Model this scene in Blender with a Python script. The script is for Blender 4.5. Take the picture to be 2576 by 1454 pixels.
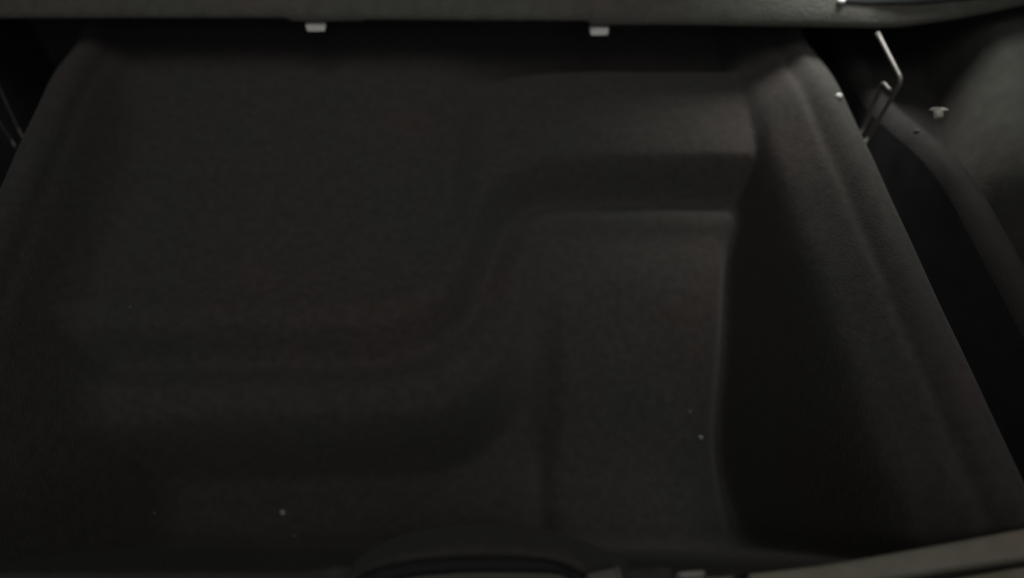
import bpy, bmesh, math, random
import numpy as np
from mathutils import Vector, Matrix

random.seed(4)
scene = bpy.context.scene
for o in list(bpy.data.objects):
    bpy.data.objects.remove(o, do_unlink=True)
C = scene.collection

# ------------------------------------------------------------------ camera
# coordinates of the photograph are read on a 2576 x 1454 copy of it
VW, VH, VF = 2576.0, 1454.0, 1950.0
PX, PY = 1098.0, 727.0                      # principal point (the photograph is a crop)
PITCH = math.radians(54)
DIST = 0.30
CAM = Vector((0, -DIST*math.cos(PITCH), DIST*math.sin(PITCH)))
FWD = Vector((0, math.cos(PITCH), -math.sin(PITCH)))
UPV = Vector((0, math.sin(PITCH), math.cos(PITCH)))
cd = bpy.data.cameras.new('camera')
cam = bpy.data.objects.new('camera', cd)
C.objects.link(cam)
cam.location = CAM
cam.rotation_euler = (math.radians(90)-PITCH, 0, 0)
cd.sensor_width = 36.0
cd.lens = 36.0*VF/VW
cd.shift_x = (VW/2-PX)/VW
cd.clip_start = 0.005
cd.clip_end = 50
cd.dof.use_dof = True
cd.dof.focus_distance = 0.30
cd.dof.aperture_fstop = 3.6
scene.camera = cam

# ------------------------------------------------------------------ world, lamps, exposure
w = bpy.data.worlds.new('World')
scene.world = w
w.use_nodes = True
bg = w.node_tree.nodes['Background']
bg.inputs['Color'].default_value = (0.95, 0.96, 1.0, 1)
bg.inputs['Strength'].default_value = 0.03

def area(name, loc, target, size, power, col):
    l = bpy.data.lights.new(name, 'AREA')
    l.shape = 'DISK'
    l.size = size
    l.energy = power
    l.color = col
    o = bpy.data.objects.new(name, l)
    C.objects.link(o)
    o.location = loc
    o.rotation_euler = (Vector(target)-Vector(loc)).to_track_quat('-Z', 'Y').to_euler()
    return o

area('cabin_lamp', (-0.02, -0.22, 0.95), (0.0, 0.13, 0), 0.75, 0.51, (1.0, 0.98, 0.91)).data.spread = math.radians(48)
area('front_fill', (0.05, -0.75, 0.62), (0.02, 0.19, -0.03), 0.50, 0.14, (0.97, 0.95, 1.0)).data.spread = math.radians(50)
area('panel_fill', (0.225, 0.226, 0.098), (0.218, 0.172, 0.015), 0.08, 0.165, (1.0, 0.99, 0.93)).data.spread = math.radians(80)  # added source, only there to brighten the upper panel's right end

scene.view_settings.view_transform = 'Standard'
scene.view_settings.look = 'None'
scene.view_settings.gamma = 1.0
scene.view_settings.exposure = 0.0
scene.render.engine = 'CYCLES'

# ------------------------------------------------------------------ pixel -> point helpers
def ray(px, py):
    return FWD + Vector((1, 0, 0))*((px-PX)/VF) + UPV*((PY-py)/VF)
def PZ(px, py, z=0.0):
    r = ray(px, py); t = (z-CAM.z)/r.z
    return CAM + r*t
def PYp(px, py, y):
    r = ray(px, py); t = (y-CAM.y)/r.y
    return CAM + r*t
def PXp(px, py, x):
    r = ray(px, py); t = (x-CAM.x)/r.x
    return CAM + r*t

# ------------------------------------------------------------------ materials
def mat(name, col, rough=0.8, mottling=0.25, scale=60, bump=0.0, bscale=900, metal=0.0, tint=0.0, sheen=0.0, spec=0.3):
    m = bpy.data.materials.new(name)
    m.use_nodes = True
    nt = m.node_tree
    b = nt.nodes['Principled BSDF']
    b.inputs['Roughness'].default_value = rough
    b.inputs['Metallic'].default_value = metal
    b.inputs['Specular IOR Level'].default_value = spec
    if sheen:
        b.inputs['Sheen Weight'].default_value = sheen
        b.inputs['Sheen Roughness'].default_value = 0.6
    tc = nt.nodes.new('ShaderNodeTexCoord')
    n1 = nt.nodes.new('ShaderNodeTexNoise')
    n1.inputs['Scale'].default_value = scale
    n1.inputs['Detail'].default_value = 5
    nt.links.new(tc.outputs['Object'], n1.inputs['Vector'])
    ramp = nt.nodes.new('ShaderNodeValToRGB')
    lo = [c*(1-mottling) for c in col]; hi = [c*(1+mottling) for c in col]
    ramp.color_ramp.elements[0].position = 0.3
    ramp.color_ramp.elements[1].position = 0.7
    ramp.color_ramp.elements[0].color = (*lo, 1)
    ramp.color_ramp.elements[1].color = (*hi, 1)
    nt.links.new(n1.outputs['Fac'], ramp.inputs['Fac'])
    last = ramp.outputs['Color']
    if tint:
        n2 = nt.nodes.new('ShaderNodeTexNoise')
        n2.inputs['Scale'].default_value = 14
        n2.inputs['Detail'].default_value = 3
        nt.links.new(tc.outputs['Object'], n2.inputs['Vector'])
        r2 = nt.nodes.new('ShaderNodeValToRGB')
        r2.color_ramp.elements[0].position = 0.36
        r2.color_ramp.elements[1].position = 0.66
        r2.color_ramp.elements[0].color = (1-0.5*tint, 1.0, 1.0-0.3*tint, 1)
        r2.color_ramp.elements[1].color = (1+tint, 1-0.35*tint, 1-0.35*tint, 1)
        mid = r2.color_ramp.elements.new(0.5)
        mid.color = (1, 1, 0.97, 1)
        nt.links.new(n2.outputs['Fac'], r2.inputs['Fac'])
        mx = nt.nodes.new('ShaderNodeMix'); mx.data_type = 'RGBA'; mx.blend_type = 'MULTIPLY'
        mx.inputs['Factor'].default_value = 1
        nt.links.new(last, mx.inputs['A']); nt.links.new(r2.outputs['Color'], mx.inputs['B'])
        last = mx.outputs['Result']
    nt.links.new(last, b.inputs['Base Color'])
    if bump:
        n3 = nt.nodes.new('ShaderNodeTexNoise')
        n3.inputs['Scale'].default_value = bscale
        n3.inputs['Detail'].default_value = 4
        nt.links.new(tc.outputs['Object'], n3.inputs['Vector'])
        bp = nt.nodes.new('ShaderNodeBump')
        bp.inputs['Strength'].default_value = bump
        bp.inputs['Distance'].default_value = 0.001
        nt.links.new(n3.outputs['Fac'], bp.inputs['Height'])
        nt.links.new(bp.outputs['Normal'], b.inputs['Normal'])
    return m

FELT = mat('flocked_felt', (0.0300, 0.0284, 0.0268), 1.0, 0.16, 260, 0.5, 900, tint=0.10, sheen=0.05, spec=0.05)
BLACK = mat('black_plastic', (0.034, 0.032, 0.034), 0.85, 0.15, 80, 0.15, 1500, spec=0.12)
GREY = mat('grey_plastic', (0.056, 0.0555, 0.050), 0.8, 0.14, 160, 0.8, 900, tint=0.10, spec=0.2)
TRIM = mat('taupe_plastic', (0.150, 0.142, 0.118), 0.8, 0.10, 160, 0.6, 1400, tint=0.12, spec=0.2)
WHITE = mat('white_nylon', (0.38, 0.38, 0.365), 0.6, 0.05, 90, 0.0)
STEEL = mat('dull_steel', (0.085, 0.080, 0.073), 0.5, 0.12, 300, 0.1, 700, metal=0.35, spec=0.5)
LINT = mat('lint', (0.16, 0.16, 0.155), 1.0, 0.2, 900)
LINTD = mat('lint_dusty', (0.058, 0.058, 0.056), 1.0, 0.2, 900)
SLOT = mat('slot_rubber', (0.022, 0.025, 0.027), 0.7, 0.1, 80, spec=0.2)
TAN = mat('worn_nylon', (0.10, 0.093, 0.085), 0.7, 0.1, 300)

# ------------------------------------------------------------------ object helpers
def link(name, me, m, parent=None, smooth=True):
    o = bpy.data.objects.new(name, me)
    C.objects.link(o)
    me.materials.append(m)
    if smooth:
        for p in me.polygons: p.use_smooth = True
    if parent:
        o.parent = parent
        if parent.type == 'EMPTY': o.matrix_parent_inverse = Matrix.Translation(-Vector(parent.location))
    return o
def empty(name, loc, label, cat, group=None):
    o = bpy.data.objects.new(name, None)
    C.objects.link(o)
    o.empty_display_size = 0.02
    o.location = loc
    o['label'] = label; o['category'] = cat
    if group: o['group'] = group
    return o
def mesh_from(verts, faces, name='mesh'):
    me = bpy.data.meshes.new(name)
    me.from_pydata([tuple(v) for v in verts], [], faces)
    me.update()
    return me
def sweep(pts, r, n=10, cap=True):
    """round rod along a polyline (parallel transport)"""
    pts = [Vector(p) for p in pts]
    V = []; F = []
    t = (pts[1]-pts[0]).normalized()
    nrm = t.orthogonal().normalized()
    for i, p in enumerate(pts):
        if i == 0: tt = (pts[1]-pts[0]).normalized()
        elif i == len(pts)-1: tt = (pts[-1]-pts[-2]).normalized()
        else: tt = ((pts[i]-pts[i-1]).normalized()+(pts[i+1]-pts[i]).normalized()).normalized()
        q = t.rotation_difference(tt)
        nrm = (q @ nrm).normalized(); t = tt
        bn = t.cross(nrm)
        for k in range(n):
            a = 2*math.pi*k/n
            V.append(p + (nrm*math.cos(a)+bn*math.sin(a))*r)
    for i in range(len(pts)-1):
        for k in range(n):
            a = i*n+k; b = i*n+(k+1) % n
            F.append((a, b, b+n, a+n))
    if cap:
        F.append(tuple(range(n))[::-1]); F.append(tuple(range((len(pts)-1)*n, len(pts)*n)))
    return mesh_from(V, F)
def rounded_path(pts, rad, seg=6):
    """polyline with filleted corners"""
    pts = [Vector(p) for p in pts]
    out = [pts[0]]
    for i in range(1, len(pts)-1):
        a, b, c = pts[i-1], pts[i], pts[i+1]
        d1 = (a-b); d2 = (c-b)
        r = min(rad, d1.length*0.45, d2.length*0.45)
        p1 = b+d1.normalized()*r; p2 = b+d2.normalized()*r
        for k in range(seg+1):
            s = k/seg
            out.append(p1*(1-s)**2 + b*2*s*(1-s) + p2*s*s)
    out.append(pts[-1])
    return out
def prism(outline, thickness, axis, bevel=0.0006, seg=2):
    """closed outline (list of Vectors) extruded along axis, edges bevelled"""
    bm = bmesh.new()
    vs = [bm.verts.new(p) for p in outline]
    f = bm.faces.new(vs)
    ext = bmesh.ops.extrude_face_region(bm, geom=[f])
    nv = [g for g in ext['geom'] if isinstance(g, bmesh.types.BMVert)]
    bmesh.ops.translate(bm, verts=nv, vec=Vector(axis).normalized()*thickness)
    bmesh.ops.recalc_face_normals(bm, faces=bm.faces)
    if bevel:
        bmesh.ops.bevel(bm, geom=list(bm.edges), offset=bevel, segments=seg, profile=0.5, affect='EDGES', clamp_overlap=True)
    me = bpy.data.meshes.new('prism'); bm.to_mesh(me); bm.free()
    return me
def bumpy_blob(r, flat=0.6, seed=0, amp=0.3):
    bm = bmesh.new()
    bmesh.ops.create_icosphere(bm, subdivisions=2, radius=r)
    rnd = random.Random(seed)
    for v in bm.verts:
        v.co *= 1+rnd.uniform(-amp, amp)
        v.co.z *= flat
    me = bpy.data.meshes.new('blob'); bm.to_mesh(me); bm.free()
    return me
def catmull(pts, n=12):
    P = [np.array(p, float) for p in pts]
    P = [2*P[0]-P[1]]+P+[2*P[-1]-P[-2]]
    out = []
    for i in range(1, len(P)-2):
        for k in range(n):
            t = k/n
            out.append(0.5*((2*P[i])+(-P[i-1]+P[i+1])*t+(2*P[i-1]-5*P[i]+4*P[i+1]-P[i+2])*t*t+(-P[i-1]+3*P[i]-3*P[i+1]+P[i+2])*t**3))
    out.append(P[-2])
    return np.array(out)
def signed_dist(X, Y, curve):
    """signed distance to an open curve; positive to its right when walking along it"""
    best = np.full(X.shape, 1e9); sg = np.zeros(X.shape)
    for a, b in zip(curve[:-1], curve[1:]):
        d = b-a; L2 = d@d
        if L2 < 1e-14: continue
        t = np.clip(((X-a[0])*d[0]+(Y-a[1])*d[1])/L2, 0, 1)
        qx = X-(a[0]+t*d[0]); qy = Y-(a[1]+t*d[1])
        dist = np.sqrt(qx*qx+qy*qy)
        cr = -(d[0]*qy-d[1]*qx)
        m = dist < best-1e-9
        best = np.where(m, dist, best); sg = np.where(m, np.sign(cr), sg)
    return best*sg
def sstep(x, a, b):
    t = np.clip((x-a)/(b-a), 0, 1)
    return t*t*t*(t*(6*t-15)+10)

# ------------------------------------------------------------------ the compartment (bin + its front edge move as one)
XL, XR = -0.187, 0.193          # outer rim of the bin
YN, YF = -0.118, 0.235          # near and far end
box = empty('storage_compartment', (0, 0.06, -0.115),
            'open black felt-lined storage compartment with S-shaped stepped moulded floor', 'compartment')

def curve(px, z):
    return catmull([(PZ(x, y, z).x, PZ(x, y, z).y) for x, y in px])
S1 = curve([(-400, 872), (150, 872), (600, 868), (930, 862), (1075, 830), (1165, 755), (1205, 655), (1235, 565), (1300, 495), (1400, 468), (1600, 465), (1900, 465), (2600, 465)], -0.045)
S2 = curve([(60, 1700), (120, 1400), (150, 1250), (210, 1150), (330, 1105), (600, 1092), (950, 1088), (1130, 1062), (1245, 990), (1315, 890), (1345, 780), (1358, 680), (1365, 600), (1370, 400), (1370, 200)], -0.062)
SB = curve([(1180, 700), (1185, 560), (1180, 430), (1195, 330), (1260, 268), (1400, 248), (1700, 245), (2300, 245)], -0.045)
SG = curve([(1930, 200), (1905, 290), (1875, 380), (1858, 460), (1848, 545), (1822, 622), (1818, 730), (1830, 850), (1845, 1000), (1872, 1150), (1905, 1300), (1945, 1500)], -0.062)
CR = curve([(1366, 640), (1372, 800), (1374, 1000), (1376, 1150), (1380, 1310)], -0.07)
AR = curve([(760, 1640), (850, 1480), (960, 1370), (1100, 1320), (1260, 1318), (1420, 1342), (1560, 1400), (1660, 1500), (1720, 1640)], -0.012)

def height(X, Y):
    d1 = -signed_dist(X, Y, S1); d1 = -d1          # > 0 on the floor side
    d2 = signed_dist(X, Y, S2)
    db = signed_dist(X, Y, SB)
    dg = -signed_dist(X, Y, SG)
    dc = signed_dist(X, Y, CR)
    z = -0.036+(0.012-0.009*sstep(X, -0.02, 0.05))*sstep(Y, 0.085, 0.185)
    # plateau: tilted a little, soft raised brow before the first step
    z += 0.0035*np.exp(-((d1+0.010)/0.010)**2)*sstep(-X, -0.06, 0.02)
    z += 0.010*sstep(db, -0.014, 0.010)*(1-sstep(d1, -0.004, 0.010))*sstep(Y, 0.035, 0.085)
    # first step to the ledge, second step to the floor
    z -= 0.017*sstep(d1, -0.0068, 0.0068)
    z -= 0.0028*np.exp(-((d1-0.001)/0.0095)**2)
    z += 0.0052*np.exp(-((d1-0.019)/0.0085)**2)*(1-sstep(d2, -0.008, 0.004)*(1-sstep(Y, 0.02, 0.06)))
    z -= 0.0035*np.exp(-((db+0.010)/0.009)**2)*sstep(Y, 0.035, 0.08)*(1-sstep(d1, -0.01, 0.0))
    fade2 = 1-sstep(Y+0.35*np.clip(X-0.03, 0, 0.03), -0.045, 0.085)
    z -= 0.040*sstep(d2, -0.009, 0.009)*fade2
    z -= 0.0055*np.exp(-(dc/0.0065)**2)*(1-sstep(Y, 0.005, 0.045))
    # gently falling floor towards the viewer
    z -= 0.05*np.clip(0.075-Y, 0, 1)*sstep(d1, 0, 0.03)
    # groove on the right
    gdepth = 0.022*(1-sstep(Y, 0.05, 0.165))*(0.15+0.85*sstep(Y, -0.085, 0.01))+0.008*(1-sstep(Y, 0.10, 0.18))
    z -= gdepth*sstep(dg, -0.006, 0.012)
    # side walls up to the rim
    def smax(a, b, k):
        h = np.clip(0.5+0.5*(b-a)/k, 0, 1)
        return a*(1-h)+b*h+k*h*(1-h)
    lip = 0.011
    tR = XR-lip-X; tL = X-XL-lip
    knee = 0.0215
    wk = 0.0014
    bend = wk*np.log1p(np.exp(np.clip((tR-knee)/wk, -40, 40)))
    wallR = np.where(tR > 0, -0.0035-0.80*tR-4.2*bend, -0.0035)
    wallL = np.where(tL > 0, -0.0035-1.7*tL, -0.0035)
    sink = 0.009*sstep(Y, 0.115, 0.195)
    wallR = wallR-sink; wallL = wallL-sink
    z = smax(z, wallR, 0.008)
    z = smax(z, wallL, 0.014)
    # rim: flat lip with a raised outer bead
    bead = lambda t: 0.0014*np.exp(-((t-0.005)/0.0040)**2)-0.0028*np.exp(-((t-0.0125)/0.0030)**2)
    z = z+bead(XR-X)+bead(X-XL)
    # rear wall and near wall
    z = smax(z, -0.002-1.9*(YF-0.006-Y), 0.012)
    near = -0.004-2.5*(Y-(YN+0.012))
    z = smax(z, np.minimum(near, -0.004), 0.016)
    # lip swelling round the latch opening
    da = signed_dist(X, Y, AR)
    z += 0.0065*np.exp(-((da+0.001)/0.0055)**2)*(1-sstep(Y, -0.085, -0.055))
    # slightly slack lining
    z += 0.00035*np.sin(X*61+Y*37)*np.sin(Y*83-X*22)+0.00025*np.sin(X*143+1.3)*np.sin(Y*121+0.4)
    return np.minimum(z, 0.004)

NX, NY = 330, 300
xs = np.linspace(XL, XR, NX); ys = np.linspace(YN, YF, NY)
GX, GY = np.meshgrid(xs, ys)
GZ = height(GX, GY)
side = [(0.0016, -0.0006), (0.0032, -0.0018), (0.0046, -0.0040), (0.0055, -0.0075), (0.0060, -0.014), (0.0062, -0.04), (0.0062, -0.115)]
ncol = NX+2*len(side)
verts = []; faces = []
for j in range(NY):
    zl, zr = GZ[j, 0], GZ[j, -1]
    row = [(XL-dx, ys[j], zl+dz) for dx, dz in reversed(side)]
    row += [(xs[i], ys[j], GZ[j, i]) for i in range(NX)]
    row += [(XR+dx, ys[j], zr+dz) for dx, dz in side]
    verts += row
for j in range(NY-1):
    for i in range(ncol-1):
        a = j*ncol+i
        faces.append((a, a+1, a+1+ncol, a+ncol))
liner = link('liner', mesh_from(verts, faces, 'liner'), FELT, box)
def surf(px, py):
    """point of the liner seen at a pixel"""
    z = -0.05
    for _ in range(40):
        p = PZ(px, py, z)
        z = 0.5*z+0.5*float(height(np.array([[p.x]]), np.array([[p.y]]))[0, 0])
    return PZ(px, py, z)

# front edge of the compartment: taupe trim along the near right, rising to the corner
def ribbon(top, bot, thick, z, m, name, parent):
    """solid band between two pixel polylines on the height z, rounded edges"""
    A = [PZ(x, y, z) for x, y in top]; B = [PZ(x, y, z) for x, y in bot]
    return link(name, prism(A+B[::-1], thick, (0, 0, -1), 0.0012, 3), m, parent)
front = ribbon([(1884, 1440), (1960, 1432), (2050, 1421), (2150, 1406), (2250, 1388), (2417, 1358), (2574, 1328), (2760, 1288), (2900, 1250)],
               [(1878, 1492), (1960, 1484), (2050, 1476), (2150, 1462), (2250, 1448), (2417, 1422), (2574, 1400), (2760, 1372), (2900, 1340)],
               0.012, 0.006, TRIM, 'front_trim', box)
lower = ribbon([(2100, 1497), (2250, 1474), (2417, 1450), (2574, 1424), (2760, 1395), (2900, 1362)],
               [(2100, 1560), (2250, 1545), (2417, 1525), (2574, 1500), (2760, 1470), (2900, 1440)],
               0.014, 0.002, TRIM, 'outer_trim', box)
shelf = ribbon([(-320, 1452), (300, 1452), (860, 1470), (1500, 1475), (1880, 1449), (2417, 1372), (2760, 1302), (2920, 1262)],
               [(-320, 1620), (300, 1620), (860, 1620), (1500, 1620), (1880, 1620), (2417, 1620), (2760, 1600), (2920, 1560)],
               0.010, -0.008, BLACK, 'front_ledge', box)
# latch opening: dark arched lip with the grey latch cover inside
arch_o = [(870, 1520), (885, 1470), (905, 1446), (960, 1425), (1040, 1410), (1130, 1402), (1225, 1399), (1320, 1402), (1390, 1410), (1435, 1424), (1470, 1447), (1490, 1480), (1500, 1520)]
arch_i = [(930, 1520), (955, 1470), (990, 1449), (1060, 1437), (1140, 1431), (1225, 1428), (1320, 1429), (1390, 1431), (1425, 1437), (1446, 1453), (1460, 1485), (1465, 1520)]
z_l = 0.006
hood_o = [(820, 1530), (855, 1452), (920, 1390), (1010, 1346), (1120, 1324), (1250, 1320), (1395, 1338), (1510, 1378), (1600, 1426), (1665, 1482), (1685, 1530)]
hood_i = [(868, 1530), (884, 1472), (905, 1448), (960, 1427), (1040, 1412), (1130, 1404), (1225, 1401), (1320, 1404), (1390, 1412), (1435, 1426), (1470, 1449), (1491, 1484), (1502, 1530)]
def hood_section():
    A = catmull(hood_o, 8); B = catmull(hood_i, 8)
    ia = np.linspace(0, len(A)-1, 60); ib = np.linspace(0, len(B)-1, 60)
    V = []; F = []; K = 11
    for a, b in zip(ia, ib):
        p = [np.interp(a, np.arange(len(A)), A[:, k]) for k in (0, 1)]
        q = [np.interp(b, np.arange(len(B)), B[:, k]) for k in (0, 1)]
        for k in range(K):
            t = k/(K-1)
            h = -0.012+0.016*math.sin(math.pi*min(t*0.62+0.0, 1.0))**0.8 if t < 1 else -0.014
            V.append(PZ(p[0]*(1-t)+q[0]*t, p[1]*(1-t)+q[1]*t, h if t < 1 else 0.0))
        V[-1] = Vector((V[-1].x, V[-1].y, -0.014))
    for i in range(59):
        for k in range(K-1):
            n0 = i*K+k
            F.append((n0, n0+1, n0+K+1, n0+K))
    return mesh_from(V, F)
link('latch_hood', hood_section(), FELT, box)
link('latch_surround', prism([PZ(x, y, z_l) for x, y in arch_o]+[PZ(x, y, z_l) for x, y in arch_i[::-1]], 0.016, (0, 0, -1), 0.001, 3), mat('latch_rubber', (0.012, 0.0115, 0.012), 0.8, 0.1, 80, spec=0.1), box)
link('latch_cover', prism([PZ(x, y, 0.001) for x, y in [(p[0], p[1]+(2 if i else 0)) for i, p in enumerate(arch_i)]], 0.010, (0, 0, -1), 0.0025, 4),
     mat('dark_grey_plastic', (0.055, 0.053, 0.048), 0.7, 0.1, 120, 0.3, 1400, tint=0.15, spec=0.2), box)
blk = link('latch_block', prism([PZ(x, y, 0.008) for x, y in [(1474, 1441), (1512, 1432), (1552, 1424), (1562, 1480), (1490, 1500)]], 0.012, (0, 0, -1), 0.0008, 2),
     mat('brown_grey_plastic', (0.075, 0.069, 0.062), 0.7, 0.1, 120, 0.2, 1400, spec=0.2), box)
link('edge_strip', prism([PZ(x, y, 0.0095) for x, y in [(1550, 1423), (1558, 1424), (1570, 1482), (1562, 1483)]], 0.012, (0, 0, -1), 0.0004, 2), TAN, blk)
link('striker_tab', prism([PZ(x, y, 0.008) for x, y in [(1703, 1440), (1716, 1436), (1772, 1432), (1776, 1446), (1722, 1450)]], 0.005, (0, 0, -1), 0.0006, 2),
     mat('striker_steel', (0.17, 0.17, 0.155), 0.6, 0.08, 200, metal=0.2), box)
link('striker_base', prism([PZ(x, y, 0.003) for x, y in [(1730, 1453), (1790, 1449), (1846, 1447), (1850, 1470), (1735, 1476)]], 0.006, (0, 0, -1), 0.0006, 2),
     mat('striker_base_steel', (0.10, 0.10, 0.09), 0.7, 0.08, 200, metal=0.2), box)
# white screw head on the right rim
p = surf(2109, 244)
bm = bmesh.new()
bmesh.ops.create_cone(bm, cap_ends=True, segments=20, radius1=0.0019, radius2=0.0012, depth=0.0014)
bmesh.ops.bevel(bm, geom=list(bm.edges), offset=0.0002, segments=2, affect='EDGES')
me = bpy.data.meshes.new('screw'); bm.to_mesh(me); bm.free()
o = link('rim_screw', me, WHITE, box); o.location = p+Vector((0, 0, 0.0009))

# ------------------------------------------------------------------ grey panel across the top of the opening
panel = empty('upper_panel', (0, 0.13, 0.03), 'grey plastic panel edge overhanging the far side of the compartment', 'panel')
Y0 = 0.158
edge = [(-700, 54), (0, 51), (400, 50), (719, 50), (738, 58), (820, 58), (912, 58), (920, 54), (1200, 56), (1476, 57), (1489, 68), (1600, 67), (1717, 67), (1900, 70), (2095, 73), (2200, 75), (2262, 73), (2330, 63), (2403, 53), (2490, 36), (2576, 17), (2700, -14), (2900, -70)]
dense = []
for a, b in zip(edge[:-1], edge[1:]):
    n = max(2, int((b[0]-a[0])/12))
    for k in range(n):
        dense.append((a[0]+(b[0]-a[0])*k/n, a[1]+(b[1]-a[1])*k/n))
dense.append(edge[-1])
dense = np.array(dense)
BASE = np.array([(-700, 54), (0, 51), (400, 50), (1000, 54), (1476, 58), (1717, 66), (2095, 73), (2200, 75), (2262, 73), (2330, 63), (2403, 53), (2490, 36), (2576, 17), (2700, -14), (2900, -70)], float)
prof = [(0.16, -0.022), (0.05, 0.004), (0.006, 0.0018), (0.0018, 0.0), (0.0, 0.0006), (-0.0006, 0.0022), (0.0008, 0.0045), (0.004, 0.008), (0.012, 0.0135), (0.025, 0.021), (0.05, 0.034), (0.10, 0.055), (0.16, 0.07)]
V = []; F = []
for x, y in dense:
    q = PYp(x, y, Y0)
    qb = PYp(x, np.interp(x, BASE[:, 0], BASE[:, 1]), Y0)      # edge without the tabs
    for k, (dy, dz) in enumerate(prof):
        f = (1, 1, 1, 1, 1, 1, 0.5)[k] if k < 7 else 0
        V.append((q.x, q.y+dy, q.z*f+qb.z*(1-f)+dz))
n = len(prof)
for i in range(len(dense)-1):
    for k in range(n):
        a = i*n+k; b = i*n+(k+1) % n
        F.append((a, b, b+n, a+n))
F.append(tuple(range(n))); F.append(tuple(range((len(dense)-1)*n, len(dense)*n))[::-1])
link('panel_face', mesh_from(V, F), GREY, panel)
# white stops under the edge
for px in ([(767, 64), (816, 63), (819, 79), (772, 80)], [(1489, 73), (1533, 72), (1531, 89), (1485, 90)]):
    out = [PYp(x, y, Y0-(0.000 if k < 2 else 0.0045)) for k, (x, y) in enumerate(px)]
    link('stop_pad', prism(out, 0.007, (0, 1, 0), 0.0011, 3), WHITE, panel)
# slot with a dark insert near the right end, and a bright clip at its end
def dash_at(px, py):
    lo, hi = 0.0, 0.10
    q0 = PYp(px, np.interp(px, dense[:, 0], dense[:, 1]), Y0)
    dy = np.array([k[0] for k in prof[5:]]); dz = np.array([k[1] for k in prof[5:]])
    for _ in range(40):
        mid = 0.5*(lo+hi)
        q = PYp(px, py, Y0+mid)
        if q.z > q0.z+np.interp(mid, dy, dz): lo = mid
        else: hi = mid
    return PYp(px, py, Y0+lo)
up = Vector((0, -0.45, 0.9))
top = [(2120, -46), (2300, -50), (2500, -46), (2720, -60)]
bot = [(2118, 7), (2180, 11), (2260, 12), (2330, 10), (2420, 1), (2500, -6), (2600, -12), (2720, -30)]
out = [dash_at(x, y)+up*0.0012 for x, y in bot]+[dash_at(x, y)+up*0.0012 for x, y in top[::-1]]
link('slot_insert', prism(out, 0.004, -up, 0.0003, 2), SLOT, panel)
o = link('slot_clip', bumpy_blob(0.0019, 0.8, 3, 0.08), mat('bright_clip', (0.6, 0.62, 0.66), 0.5, 0.05, 90), panel)
o.location = dash_at(2113, 5)+up*0.0012

# ------------------------------------------------------------------ side panel right of the gap
sidep = empty('side_panel', (0.27, 0.05, 0), 'dark side panel with ridge right of the compartment gap', 'panel')
# profile across (x, z): gap floor, vertical inner face, ridge, hollow, outward-rising wall
sp = [(0.196, -0.16), (0.210, -0.158), (0.217, -0.12), (0.2205, -0.05), (0.2225, -0.006), (0.2245, -0.001), (0.229, 0.0005), (0.2335, -0.001), (0.236, -0.006), (0.2390, -0.032),
      (0.2440, -0.030), (0.2485, -0.013), (0.2530, -0.0025), (0.259, 0.004), (0.268, 0.0075), (0.30, 0.010), (0.34, 0.011)]
yy = np.linspace(-0.14, 0.24, 60)
V = []; F = []
for j, y in enumerate(yy):
    k = float(sstep(np.array(y), 0.040, 0.17))    # the ridge sinks at its far end
    g = float(1-sstep(np.array(y), 0.015, 0.080))  # the hollow widens towards the viewer
    for i, (x, z) in enumerate(sp):
        xx, zz = x, z
        if 3 <= i <= 8: zz = z-0.024*k
        if i >= 9:
            xx += 0.030*g+0.024*float(sstep(np.array(y), 0.03, 0.19))
            zz += 0.0010*math.sin(y*55+i*0.9)-0.006*g
        V.append((xx, y, zz))
n = len(sp)
SIDE = mat('side_felt', (0.034, 0.035, 0.032), 1.0, 0.14, 130, 0.35, 900, tint=0.08, spec=0.08)
SHADE_DARK = mat('shade_dark', (0.016, 0.0152, 0.015), 0.9, 0.2, 90, 0.4, 900, spec=0.1)  # near-black colour standing in for shade in the hollow and far ridge
RIDGE = mat('ridge_plastic', (0.019, 0.0175, 0.017), 0.9, 0.1, 60, 0.3, 1200, tint=0.1, spec=0.1)
for part, i0, i1, m in (('gap_wall', 0, 4, BLACK), ('ridge', 4, 8, RIDGE), ('hollow', 8, 10, SHADE_DARK), ('side_wall', 10, n-1, SIDE)):
    k = i1-i0+1
    vv = [V[j*n+i] for j in range(len(yy)) for i in range(i0, i1+1)]
    rows = range(len(yy)-1) if part != 'ridge' else range(36)
    F = [(j*k+i, (j+1)*k+i, (j+1)*k+i+1, j*k+i+1) for j in rows for i in range(k-1)]
    link(part, mesh_from(vv, F), m, sidep)
    if part == 'ridge':
        F = [(j*k+i, (j+1)*k+i, (j+1)*k+i+1, j*k+i+1) for j in range(36, len(yy)-1) for i in range(k-1)]
        link('ridge_shade', mesh_from(vv, F), SHADE_DARK, sidep)  # far end of the ridge itself, coloured darker to imitate shade
# T-shaped clip and a small screw on the wall of the gap
XT = 0.2195
t = [(2334, 277), (2344, 270), (2366, 270), (2376, 277), (2363, 281), (2361, 294), (2355, 303), (2349, 294), (2347, 281)]
link('clip', prism([PXp(x, y, XT-(0.0035 if y > 290 else 0.0022 if y > 280 else 0)) for x, y in t], 0.0022, (1, 0, 0), 0.0003, 2), TAN, sidep)
o = link('wall_screw', bumpy_blob(0.0013, 1, 5, 0.03), LINTD, sidep); o.location = PXp(2306, 331, 0.2195)
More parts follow.
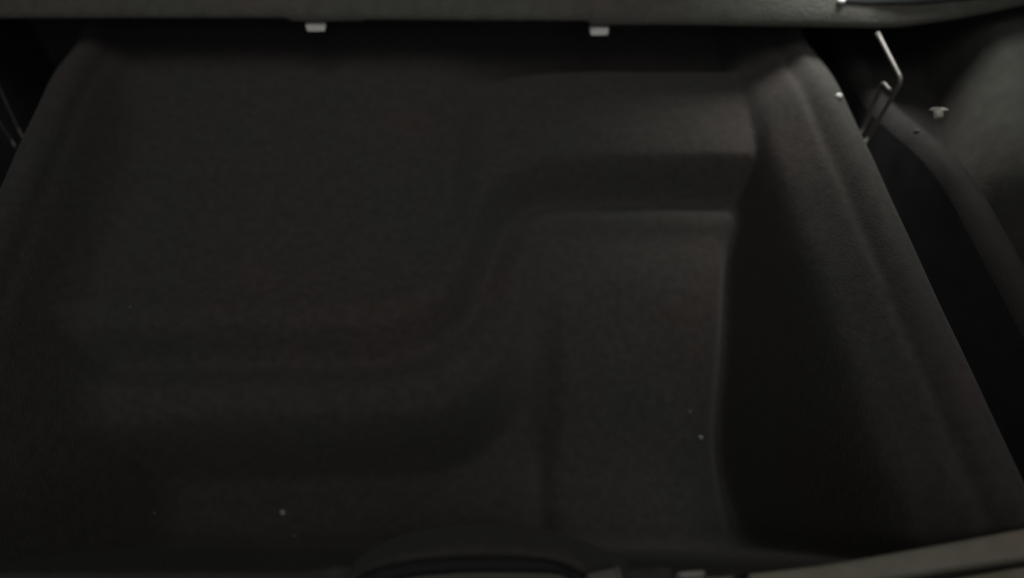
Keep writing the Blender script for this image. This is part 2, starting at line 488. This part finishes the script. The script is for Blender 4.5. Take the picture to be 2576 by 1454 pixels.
# dark back of the gap
bk = empty('rear_wall', (0, 0.25, 0), 'black rear wall of the cavity behind the compartment', 'panel')
V = []; F = []
xs2 = np.linspace(-0.42, 0.42, 40); zs2 = np.linspace(-0.17, 0.045, 12)
for z in zs2:
    for x in xs2:
        V.append((x, 0.2445+0.0015*math.sin(x*40)+0.02*(z < -0.15), z))
for j in range(len(zs2)-1):
    for i in range(len(xs2)-1):
        a = j*len(xs2)+i
        F.append((a, a+1, a+1+len(xs2), a+len(xs2)))
o = link('wall_face', mesh_from(V, F), BLACK, bk)
sm = o.modifiers.new('thickness', 'SOLIDIFY'); sm.thickness = 0.003; sm.offset = 1
# left side of the gap
lp = empty('side_panel', (-0.26, 0, 0), 'black side panel left of the compartment gap at the picture edge', 'panel')
sl = [(-0.190, -0.16), (-0.24, -0.158), (-0.25, -0.1), (-0.254, -0.005), (-0.262, 0.002), (-0.275, 0.01), (-0.29, 0.05), (-0.33, 0.11)]
V = []; F = []
for y in yy:
    for x, z in sl: V.append((x, y, z))
n = len(sl)
for j in range(len(yy)-1):
    for i in range(n-1):
        a = j*n+i
        F.append((a, a+1, a+n+1, a+n))
link('side_wall', mesh_from(V, F), BLACK, lp)

# ------------------------------------------------------------------ wire stays
XW = 0.212
ws = empty('wire_stay', (0.21, 0.09, 0), 'bent grey metal wire stay in the gap right of the compartment', 'wire')
pts = [PXp(2208, 84, XW), PXp(2222, 112, XW), PXp(2269, 203, XW), PXp(2183, 347, XW), PXp(2172, 366, XW-0.003)]
link('bent_rod', sweep(rounded_path(pts, 0.004), 0.00105), STEEL, ws)
pts = [PXp(2238, 227, XW-0.003), PXp(2233, 222, XW-0.003), PXp(2221, 206, XW-0.003), PXp(2172, 322, XW-0.003), PXp(2160, 346, XW-0.005)]
link('hooked_rod', sweep(rounded_path(pts, 0.0028), 0.00102), STEEL, ws)
o = link('hook_tip', bumpy_blob(0.0012, 1, 8, 0.04), STEEL, ws); o.location = PXp(2237, 226, XW-0.0032)
XW = -0.212
wl = empty('wire_stay', (-0.21, 0.09, 0), 'pair of metal wire rods in the gap at the left edge', 'wire')
pts = [PXp(-70, 60, XW), PXp(-60, 95, XW), PXp(-4, 214, XW), PXp(48, 326, XW), PXp(58, 346, XW+0.003)]
link('bent_rod', sweep(rounded_path(pts, 0.004), 0.00085), STEEL, wl)
pts = [PXp(-60, 205, XW+0.003), PXp(-40, 232, XW+0.003), PXp(0, 307, XW+0.003), PXp(30, 352, XW+0.003), PXp(40, 372, XW+0.005)]
link('hooked_rod', sweep(rounded_path(pts, 0.003), 0.0008), STEEL, wl)

# ------------------------------------------------------------------ lint specks lying on the lining
specks = [
    (711, 1290, 0.0015, LINT, 'pale lint speck on the near left floor of the compartment, largest of all'),
    (1762, 1101, 0.0012, LINT, 'pale lint speck on the right floor, nearer of the two'),
    (1734, 1037, 0.001, LINTD, 'faint lint speck on the right floor, farther of the two'),
    (390, 1292, 0.0009, LINTD, 'faint lint speck left of the largest speck on the near floor'),
    (742, 1348, 0.0009, LINTD, 'faint lint speck just below the largest speck on the near floor'),
    (329, 772, 0.0009, LINTD, 'faint lint speck on the brow of the left plateau'),
]
for i, (x, y, r, m, lab) in enumerate(specks):
    o = link('lint_speck', bumpy_blob(r, 0.7, 20+i, 0.3), m)
    o.location = surf(x, y)+Vector((0, 0, r*0.35))
    o.rotation_euler[2] = i*1.1
    o['label'] = lab; o['category'] = 'lint'; o['group'] = 'lint specks on the lining'
